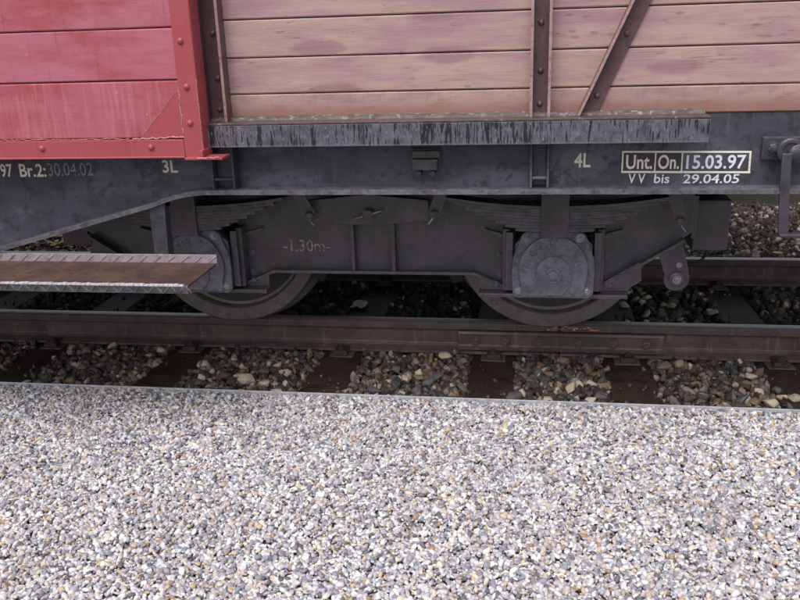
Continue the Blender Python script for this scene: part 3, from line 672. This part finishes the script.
chip_line([(.06, .88), (.183, 1.005)], -.8385, .0008); chip_line([(.1935, .89), (.1945, 1.03)], -.8425, .0018); chip_line([(.25, .83), (.2515, 1.05)], -.8425, .001); chip_line([(.24, .8175), (.315, .8185)], -.868, .0022)
for (x, z) in [(.219, .917), (.2205, 1.021), (.2165, 1.149)]+[(.218, 1.28+.13*k) for k in range(10)]: sub(rivet('door_frame_paint', x, -.843, z, None, 1.1), door)
for x in (.087, -.268, -.62, -.98, -1.33): sub(rivet('door_frame_paint', x, -.841, .847, None, 1.1), door)

# foot step
m = MB(); m.box(-1.65, .222, -.996, -.756, .456, .463); stp = w(m.build('step', 'step_rust', None, .0015))
stp['label'] = 'rusty chequer-plate foot step with worn bright edges'
m = MB(); m.box(-1.65, .2225, -.757, -.750, .452, .490)
k = -1.64
while k < .20: m.prism([(k, .466), (k+.006, .465), (k+.030, .4845), (k+.024, .4855)], -.7592, -.7565); k += .047
sub(m.build('back_lip', 'step_edge', None, .001), stp)
m = MB(); m.box(-1.65, .2215, -1.002, -.9955, .438, .4625)
k = -1.64
while k < .20: m.prism([(k, .441), (k+.005, .441), (k+.020, .459), (k+.015, .459)], -1.0045, -1.0015); m.prism([(k+.023, .459), (k+.028, .459), (k+.043, .441), (k+.038, .441)], -1.0045, -1.0015); k += .047
sub(m.build('front_lip', 'bogie_grey', None, .001), stp)
m = MB(); k = -1.65
while k < .205: m.box(k, k+.0145, -1.0040, -.9925, .4600, .4660+random.uniform(-.0010, .0014)); k += .0155
sub(m.build('worn_edge', 'worn_edge_metal', None, .001), stp)
m = MB(); k = -1.63
while k < .20:
    for j, yy in enumerate((-.975, -.935, -.895, -.855, -.815)): 
        kk = k+(.014 if j % 2 else 0); m.box(kk, kk+.016, yy, yy+.005, .4628, .4645)
    k += .047
sub(m.build('tread_studs', 'step_rust'), stp)
for xx in (.008, -1.3):
    m = MB(); m.prism([(xx, .46), (xx+.048, .46), (xx+.056, belly(xx+.056)+.004), (xx+.002, belly(xx)+.004)], -.7485, -.738); m.box(xx+.040, xx+.048, -.737, -.70, .46, .64)
    w(m.build('step_hanger', 'sole_bar_paint', None, .002))

# ------------------------------------------------------------------ bogie
BG = tag(empty('bogie', (.65, .529, 0)), 'dark grey two-axle bogie with leaf springs and axle boxes under the wagon', 'bogie')
def b(o):
    o.parent = BG; o.location = Vector(o.location)+OFF; return o
MIRR = []
def near(o): b(o); MIRR.append(o); return o
mx = lambda pts: [(1.3-x, z) for x, z in reversed(pts)]
half = [(1.024, .313), (1.146, .262), (1.158, .262), (1.158, .49), (1.442, .49), (1.442, .262), (1.456, .262), (1.742, .441), (1.772, .462), (1.772, .595), (1.60, .612)]
poly = mx(half)
poly = [p for p in poly][::1]
outline = half+list(poly)
m = MB(); m.prism(outline, -.312, -.300); sf = near(m.build('side_frame', 'bogie_grey', None, .002))
def flange_strip(pts, y0, y1, t_=.010):
    m = MB()
    for a, c in zip(pts[:-1], pts[1:]):
        m._add([(a[0], y0, a[1]), (c[0], y0, c[1]), (c[0], y1, c[1]), (a[0], y1, a[1]), (a[0], y0, a[1]+t_), (c[0], y0, c[1]+t_), (c[0], y1, c[1]+t_), (a[0], y1, a[1]+t_)],
               [(0, 3, 2, 1), (4, 5, 6, 7), (0, 1, 5, 4), (2, 3, 7, 6), (0, 4, 7, 3), (1, 2, 6, 5)])
    return m
sub(flange_strip([(.157, .258), (.276, .309), (1.024, .309), (1.143, .258)], -.350, -.2995).build('frame_flange', 'bogie_grey', None, .001), sf)
sub(flange_strip([(1.459, .258), (1.742, .437)], -.350, -.2995).build('frame_flange', 'bogie_grey', None, .001), sf)
sub(flange_strip([(-.442, .437), (-.159, .258)], -.350, -.2995).build('frame_flange', 'bogie_grey', None, .001), sf)
for xx in (.576, .726): m = MB(); m.box(xx, xx+.012, -.346, -.3125, .3195, .60); sub(m.build('stiffener', 'bogie_grey', None, .0015), sf)
sub(text('lettering', '-1.30m-', .312, .488, .383, .428, -.3135, 'paint_worn', None, .0), sf)
for cx in (0., 1.3):
    # pedestal guides each side of the box
    for sgn in (-1, 1):
        xa = cx+sgn*.150
        m = MB(); m.box(min(xa, xa+sgn*.024), max(xa, xa+sgn*.024), -.375, -.3125, .262, .486); pg = near(m.build('horn_guide', 'bogie_grey', None, .003))
        for zz in (.30, .38, .455): sub(bolt('bogie_grey', xa+sgn*.034, -.3125, zz, None, .75), pg)
        m = MB(); m.box(xa-.012, xa+.012, -.3985, -.376, .27, .48); sub(m.build('guide_liner', 'bogie_grey', None, .002), pg)
        m = MB(); q = [(cx+sgn*.16, .455), (cx+sgn*.24, .478), (cx+sgn*.24, .471), (cx+sgn*.16, .446)]; m.prism(q, -.335, -.3125); sub(m.build('guide_rib', 'bogie_grey', None, .001), pg)
        # keeper bracket below the frame
        inner = (cx == 0 and sgn == 1) or (cx == 1.3 and sgn == -1)
        m = MB()
        if inner: q = [(cx+sgn*.158, .262), (cx+sgn*.25, .300), (cx+sgn*.256, .308), (cx+sgn*.254, .257), (cx+sgn*.158, .257)]
        else: q = [(cx+sgn*.158, .257), (cx+sgn*.158, .275), (cx+sgn*.30, .362), (cx+sgn*.309, .296), (cx+sgn*.275, .272), (cx+sgn*.253, .257)]
        m.prism(q, -.345, -.3355); kb = near(m.build('keeper_bracket', 'bogie_grey', None, .001)); sub(bolt('bogie_grey', cx+sgn*.20, -.346, .277, None, .7), kb)
    m = MB(); m.box(cx-.258, cx+.258, -.395, -.325, .243, .2565); near(m.build('keeper_bar', 'bogie_grey', None, .002))
    # axle box: body, cover plate, domed cap, bolts
    m = MB(); m.prism([(cx-.132, .258), (cx+.132, .258), (cx+.132, .44), (cx+.085, .488), (cx-.085, .488), (cx-.132, .44)], -.4055, -.16)
    ab = near(m.build('axle_box', 'bogie_grey', None, .006))
    cov = [(cx-.118, .252)]+[(cx+.118, .252)]+arc(cx+.116, .275, .022, -80, -10, 4)+[(cx+.1405, .345), (cx+.137, .395), (cx+.122, .437)]+arc(cx+.085, .462, .026, 30, 90, 4)
    cov += [(cx-p, z) for p, z in [(.085, .488)]]+[(2*cx-x, z) for x, z in arc(cx+.085, .462, .026, 90, 30, 4)[1:]]+[(cx-.122, .437), (cx-.137, .395), (cx-.1405, .345)]+[(2*cx-x, z) for x, z in arc(cx+.116, .275, .022, -10, -80, 4)]
    m = MB(); m.prism(cov, -.424, -.4060); cv = sub(m.build('box_cover', 'cover_grey', None, .005), ab)
    dm = [(cx-.108, .258), (cx+.108, .258)]+[(cx+.118*math.cos(a), .352+.128*math.sin(a)) for a in [math.radians(-22+ (224)*k/24) for k in range(25)]]
    m = MB(); m.prism(dm, -.4385, -.4245); sub(m.build('cover_dome', 'cover_grey', None, .011), ab)
    ring = [(cx+.062*math.cos(math.radians(a)), .335+.072*math.sin(math.radians(a))) for a in range(-60, 241, 12)]
    m = MB(); m.prism([(cx-.034, .27), (cx+.034, .27)]+ring, -.446, -.4387); sub(m.build('cover_boss', 'cover_grey', None, .006), ab)
    sub(bolt('cover_grey', cx, -.4465, .342, None, 1.5), ab)
    for (dx, zz, mt) in ((-.117, .279, 'steel_bright'), (.117, .279, 'steel_bright'), (-.088, .466, 'cover_grey'), (.088, .468, 'steel_bright')): sub(bolt(mt, cx+dx, -.425, zz, None, .85), ab)
    # cast letters round the cover, hardly legible
    for kk, (ch_, ang) in enumerate(zip('IIICOIMGE', (172, 164, 155, 143, 122, 108, 96, 34, 18))):
        a = math.radians(ang); lo = text('cast_letter', ch_, -.006, .006 if ch_ != 'I' else -.002, -.011, .011, 0, 'cover_grey', None, .0, .0035)
        lo.location = (cx+.090*math.cos(a), -.4385, .352+.100*math.sin(a)); lo.rotation_euler = (0, math.radians(90-ang), 0); lo.parent = ab
    # leaf spring with its buckle
    m = MB(); m.box(cx-.046, cx+.046, -.472, -.368, .481, .640); sp_ = near(m.build('spring_buckle', 'bogie_grey', None, .004))
    for i in range(8):
        L_ = .13+(.365-.13)*i/7; m = MB(); n = 14; pts = []
        for k in range(n+1):
            x = -L_+2*L_*k/n; pts.append((cx+x, .497+.0112*i+.030*(x/.36)**2))
        for a, c in zip(pts[:-1], pts[1:]):
            m._add([(a[0], -.460, a[1]), (c[0], -.460, c[1]), (c[0], -.380, c[1]), (a[0], -.380, a[1]), (a[0], -.460, a[1]+.0098), (c[0], -.460, c[1]+.0098), (c[0], -.380, c[1]+.0098), (a[0], -.380, a[1]+.0098)],
                   [(0, 3, 2, 1), (4, 5, 6, 7), (0, 1, 5, 4), (2, 3, 7, 6)]+([(0, 4, 7, 3)] if a is pts[0] else [])+([(1, 2, 6, 5)] if c is pts[-1] else []))
        sub(m.build('leaf', 'bogie_grey'), sp_)
# swing links, equaliser beam
def link_bar(x0, z0, x1, z1, wd, y0, y1, pin=True):
    d = Vector((x1-x0, z1-z0)).normalized(); nrm = Vector((-d.y, d.x))*wd/2
    m = MB(); ang = math.degrees(math.atan2(d.y, d.x))
    m.prism([(x0+nrm.x, z0+nrm.y)]+[(x0-nrm.x, z0-nrm.y)]+arc(x1, z1, wd/2, ang-90, ang+90, 8), y0, y1)
    o = near(m.build('swing_link', 'bogie_grey', None, .003))
    if pin:
        p = MB(); p.lathe([(y0+.01, .014), (y0-.014, .014), (y0-.018, .009)], x1, z1, 14); sub(smooth_angle(p.build('link_pin', 'bogie_grey')), o)
        s_ = 1 if x0 < x1 else -1
        p = MB(); p.tube([(x1, y0-.010, z1+.012), (x1+.004*s_, y0-.012, z1-.016), (x1+.018*s_, y0-.015, z1-.034)], .0025, 5); sub(p.build('split_pin', 'steel_bright'), o)
    return o
link_bar(.408, .64, .452, .549, .042, -.435, -.425); link_bar(.925, .64, .893, .556, .042, -.435, -.425)
link_bar(1.680, .64, 1.708, .532, .042, -.435, -.425); link_bar(-.380, .64, -.408, .532, .042, -.435, -.425)
m = MB(); m.prism([(.432, .517), (.60, .503), (.70, .503), (.868, .520), (.868, .590), (.66, .612), (.64, .612), (.432, .590)], -.385, -.360); eq = near(m.build('equaliser_beam', 'bogie_grey', None, .003))
m = MB(); m.lathe([(-.37, .019), (-.412, .019), (-.416, .013)], .655, .545, 18); sub(smooth_angle(m.build('pivot_pin', 'bogie_grey')), eq)
m = MB(); m.tube([(.600, -.405, .528), (.625, -.406, .534), (.655, -.407, .543), (.685, -.406, .552), (.708, -.403, .560)], .0042, 6); sub(m.build('split_pin', 'steel_bright', None, 0, True), eq)
# brake hanger plates at the frame ends
for s_ in (1, -1):
    fx = (lambda x: x) if s_ == 1 else (lambda x: 1.3-x)
    q = [(1.660, .395), (1.735, .442), (1.768, .330)]+arc(1.728, .300, .044, 35, -200, 12)
    q = [(fx(x), z) for x, z in (q if s_ == 1 else reversed(q))]
    m = MB(); m.prism(q, -.335, -.3145); bh = near(m.build('hanger_plate', 'bogie_grey', None, .004))
    m = MB(); m.lathe([(-.32, .026), (-.342, .026), (-.345, .022)], fx(1.728), .301, 20); sub(smooth_angle(m.build('hanger_washer', 'bogie_grey')), bh)
    sub(bolt('steel_bright', fx(1.728), -.345, .301, None, .9), bh); sub(bolt('steel_bright', fx(1.733), -.336, .352, None, .6), bh)
# far side: same parts turned round
for o in list(MIRR):
    c = o.copy(); COL.objects.link(c); c.parent = BG; c.scale = (1, -1, 1); c.location = Vector((-.65, .529, 0))
    for ch in o.children:
        if ch.name.startswith('lettering') or ch.name.startswith('cast_letter'): continue
        e = ch.copy(); COL.objects.link(e); e.parent = c
# frame cross members, wheels and axles, brake gear
m = MB(); m.box(.50, .80, -.298, 1.356, .36, .60); b(m.build('bolster', 'bogie_dark', None, .01))
m = MB(); m.box(.56, .74, .40, .66, .601, .66); b(m.build('centre_pivot', 'bogie_dark', None, .01))
for (xa, xb) in ((1.785, 1.905), (-.605, -.485)):
    m = MB(); m.box(xa, xb, -.26, 1.318, .385, .556); m.box(xa, xb, -.27, 1.328, .556, .566); b(m.build('headstock', 'bogie_grey', None, .004))
    xm = 1.774 if xa > 0 else -.489
    for yy in (-.310, 1.292): m = MB(); m.box(min(xm, xa)-.004 if xa > 0 else xb, max(xm, xa)+.002 if xa > 0 else -.468, yy, yy+.058, .44, .59); b(m.build('corner_bracket', 'bogie_grey', None, .002))
for cx in (0., 1.3):
    for sgn in (1, -1):
        f = (lambda y: y) if sgn == 1 else (lambda y: 1.058-y)
        prof = [(-.005, .30), (.0, .24), (.012, .16), (-.01, .10), (-.05, .098), (-.05, .07), (.10, .07), (.10, .10), (.06, .16), (.05, .26), (.05, .30)]
        m = MB(); m.lathe([(f(y), r) for y, r in prof], cx, .375, 56); wh = b(smooth_angle(m.build('wheel', 'wheel_disc'), 35))
        prof = [(.05, .298), (-.006, .298), (-.008, .310), (-.034, .313), (-.040, .318), (-.040, .369), (-.036, .3735), (-.01, .3745), (.052, .3765), (.060, .388), (.067, .399), (.076, .402), (.086, .396), (.090, .38), (.090, .30), (.05, .298)]
        m = MB(); m.lathe([(f(y), r) for y, r in prof], cx, .3755, 72, False); sub(smooth_angle(m.build('tyre', 'wheel_face'), 35), wh)
    m = MB(); m.lathe([(-.17, .055), (.0, .065), (.1, .075), (.958, .075), (1.058, .065), (1.228, .055)], cx, .375, 24); b(smooth_angle(m.build('axle', 'bogie_dark')))
    s_ = 1 if cx < .5 else -1
    for yy in (-.02, .998):
        m = MB(); m.prism(arc(cx, .375, .385, -28, 20, 8)+arc(cx, .375, .43, 20, -28, 8) if s_ == 1 else arc(cx, .375, .385, 160, 208, 8)+arc(cx, .375, .43, 208, 160, 8), yy, yy+.075); b(m.build('brake_block', 'bogie_dark'))
m = MB(); m.tube([(.0, .30, .27), (1.3, .30, .27)], .014); b(m.build('brake_rod', 'bogie_dark', None, 0, True))
m = MB(); m.tube([(1.90, .0, .60), (1.905, .0, .45), (1.90, .0, .36), (1.892, .0, .30), (1.868, .0, .266), (1.83, .01, .258), (1.79, .02, .262)], .006); b(m.build('brake_hose', 'rubber', None, 0, True))
m = MB(); m.lathe([(-.13, .034), (.0, .034)], 1.845, .50, 18); m.box(1.81, 1.88, -.10, -.02, .53, .60); b(smooth_angle(m.build('hose_coupling', 'bogie_dark')))

# ------------------------------------------------------------------ small things
m = MB(); nn = 5; rnd = random.Random(4)
vs_ = [(.365+.07*i/nn+rnd.uniform(-.006, .006), .53+.10*j/nn+rnd.uniform(-.008, .008), -.130+rnd.uniform(0, .014)) for j in range(nn+1) for i in range(nn+1)]
m._add(vs_, [(j*6+i, j*6+i+1, j*6+i+7, j*6+i+6) for j in range(nn) for i in range(nn)])
sc_ = m.build('litter_scrap', 'scrap_white'); so = sc_.modifiers.new('thickness', 'SOLIDIFY'); so.thickness = .002
tag(sc_, 'small crumpled white scrap lying on a sleeper between the rails', 'litter')
# fallen leaves and weeds beyond the far rail
rnd = random.Random(9); m = MB()
for _ in range(1100):
    x = rnd.uniform(-3.0, -.9) if rnd.random() < .95 else rnd.uniform(-.9, 4.5); y = rnd.uniform(1.3, 2.7); z = -.135+rnd.uniform(-.01, .035); s = rnd.uniform(.016, .034)
    q = Matrix.Rotation(rnd.uniform(0, 6.28), 3, 'Z') @ Matrix.Rotation(rnd.uniform(-.9, .9), 3, 'X')
    m._add([Vector((x, y, z))+q @ Vector(p)*s for p in ((-1, 0, 0), (-.3, -.42, .1), (.5, -.34, .05), (1.1, 0, .12), (.5, .34, .05), (-.3, .42, .1))], [(0, 1, 2, 3, 4, 5)])
stuff(m.build('fallen_leaves', 'leaf'), 'yellowish leaves scattered on the ground beyond the far rail', 'leaves')
m = MB()
for _ in range(2600):
    x = rnd.uniform(-3, 5); y = 1.10+abs(rnd.gauss(0, .05)); h_ = rnd.uniform(.02, .06); a = rnd.uniform(0, 6.28); l_ = rnd.uniform(-.02, .02); wd = .002
    m._add([(x-wd*math.cos(a), y-wd*math.sin(a), -.165), (x+wd*math.cos(a), y+wd*math.sin(a), -.165), (x+l_, y+l_*.5, -.165+h_+.03)], [(0, 1, 2)])
stuff(m.build('weeds', 'shrub_leaf'), 'thin dark weeds along the far rail', 'weeds')
# low shrubs on the bank far behind the wagon
def shrub(x, y, label):
    r = empty('shrub', (x, y, -.12+(y-3.0)*.33)); tag(r, label, 'shrub', 'shrubs on the bank behind the wagon')
    m = MB(); stems = []
    for k in range(7):
        a = rnd.uniform(0, 6.28); l_ = rnd.uniform(.3, .55); stems.append((a, l_)); m.tube([(0, 0, -.15), (math.cos(a)*.12, math.sin(a)*.12, l_*.5), (math.cos(a)*.35, math.sin(a)*.35, l_*1.2)], .010, 5)
    m.build('stems', 'bark', r); m = MB()
    for _ in range(1500):
        a, l_ = rnd.choice(stems); t_ = rnd.uniform(.05, 1.1); c = Vector((math.cos(a)*.38*t_, math.sin(a)*.38*t_, l_*1.2*t_))+Vector((rnd.gauss(0, .09), rnd.gauss(0, .09), rnd.gauss(0, .07)))
        q = Matrix.Rotation(rnd.uniform(0, 6.28), 3, 'Z') @ Matrix.Rotation(rnd.uniform(-1.2, 1.2), 3, 'X'); s = rnd.uniform(.012, .026)
        m._add([c+q @ Vector(p)*s for p in ((-1, 0, 0), (0, -.45, .1), (1.1, 0, 0), (0, .45, .1))], [(0, 1, 2, 3)])
    m.build('foliage', 'shrub_leaf', r)
for x in (-5.2, -4.3, -3.4, 1.9, 2.7, 3.5, 4.4): shrub(x+rnd.uniform(-.2, .2), 3.22+rnd.uniform(-.08, .15), 'dark low leafy shrub on the bank behind the wagon')
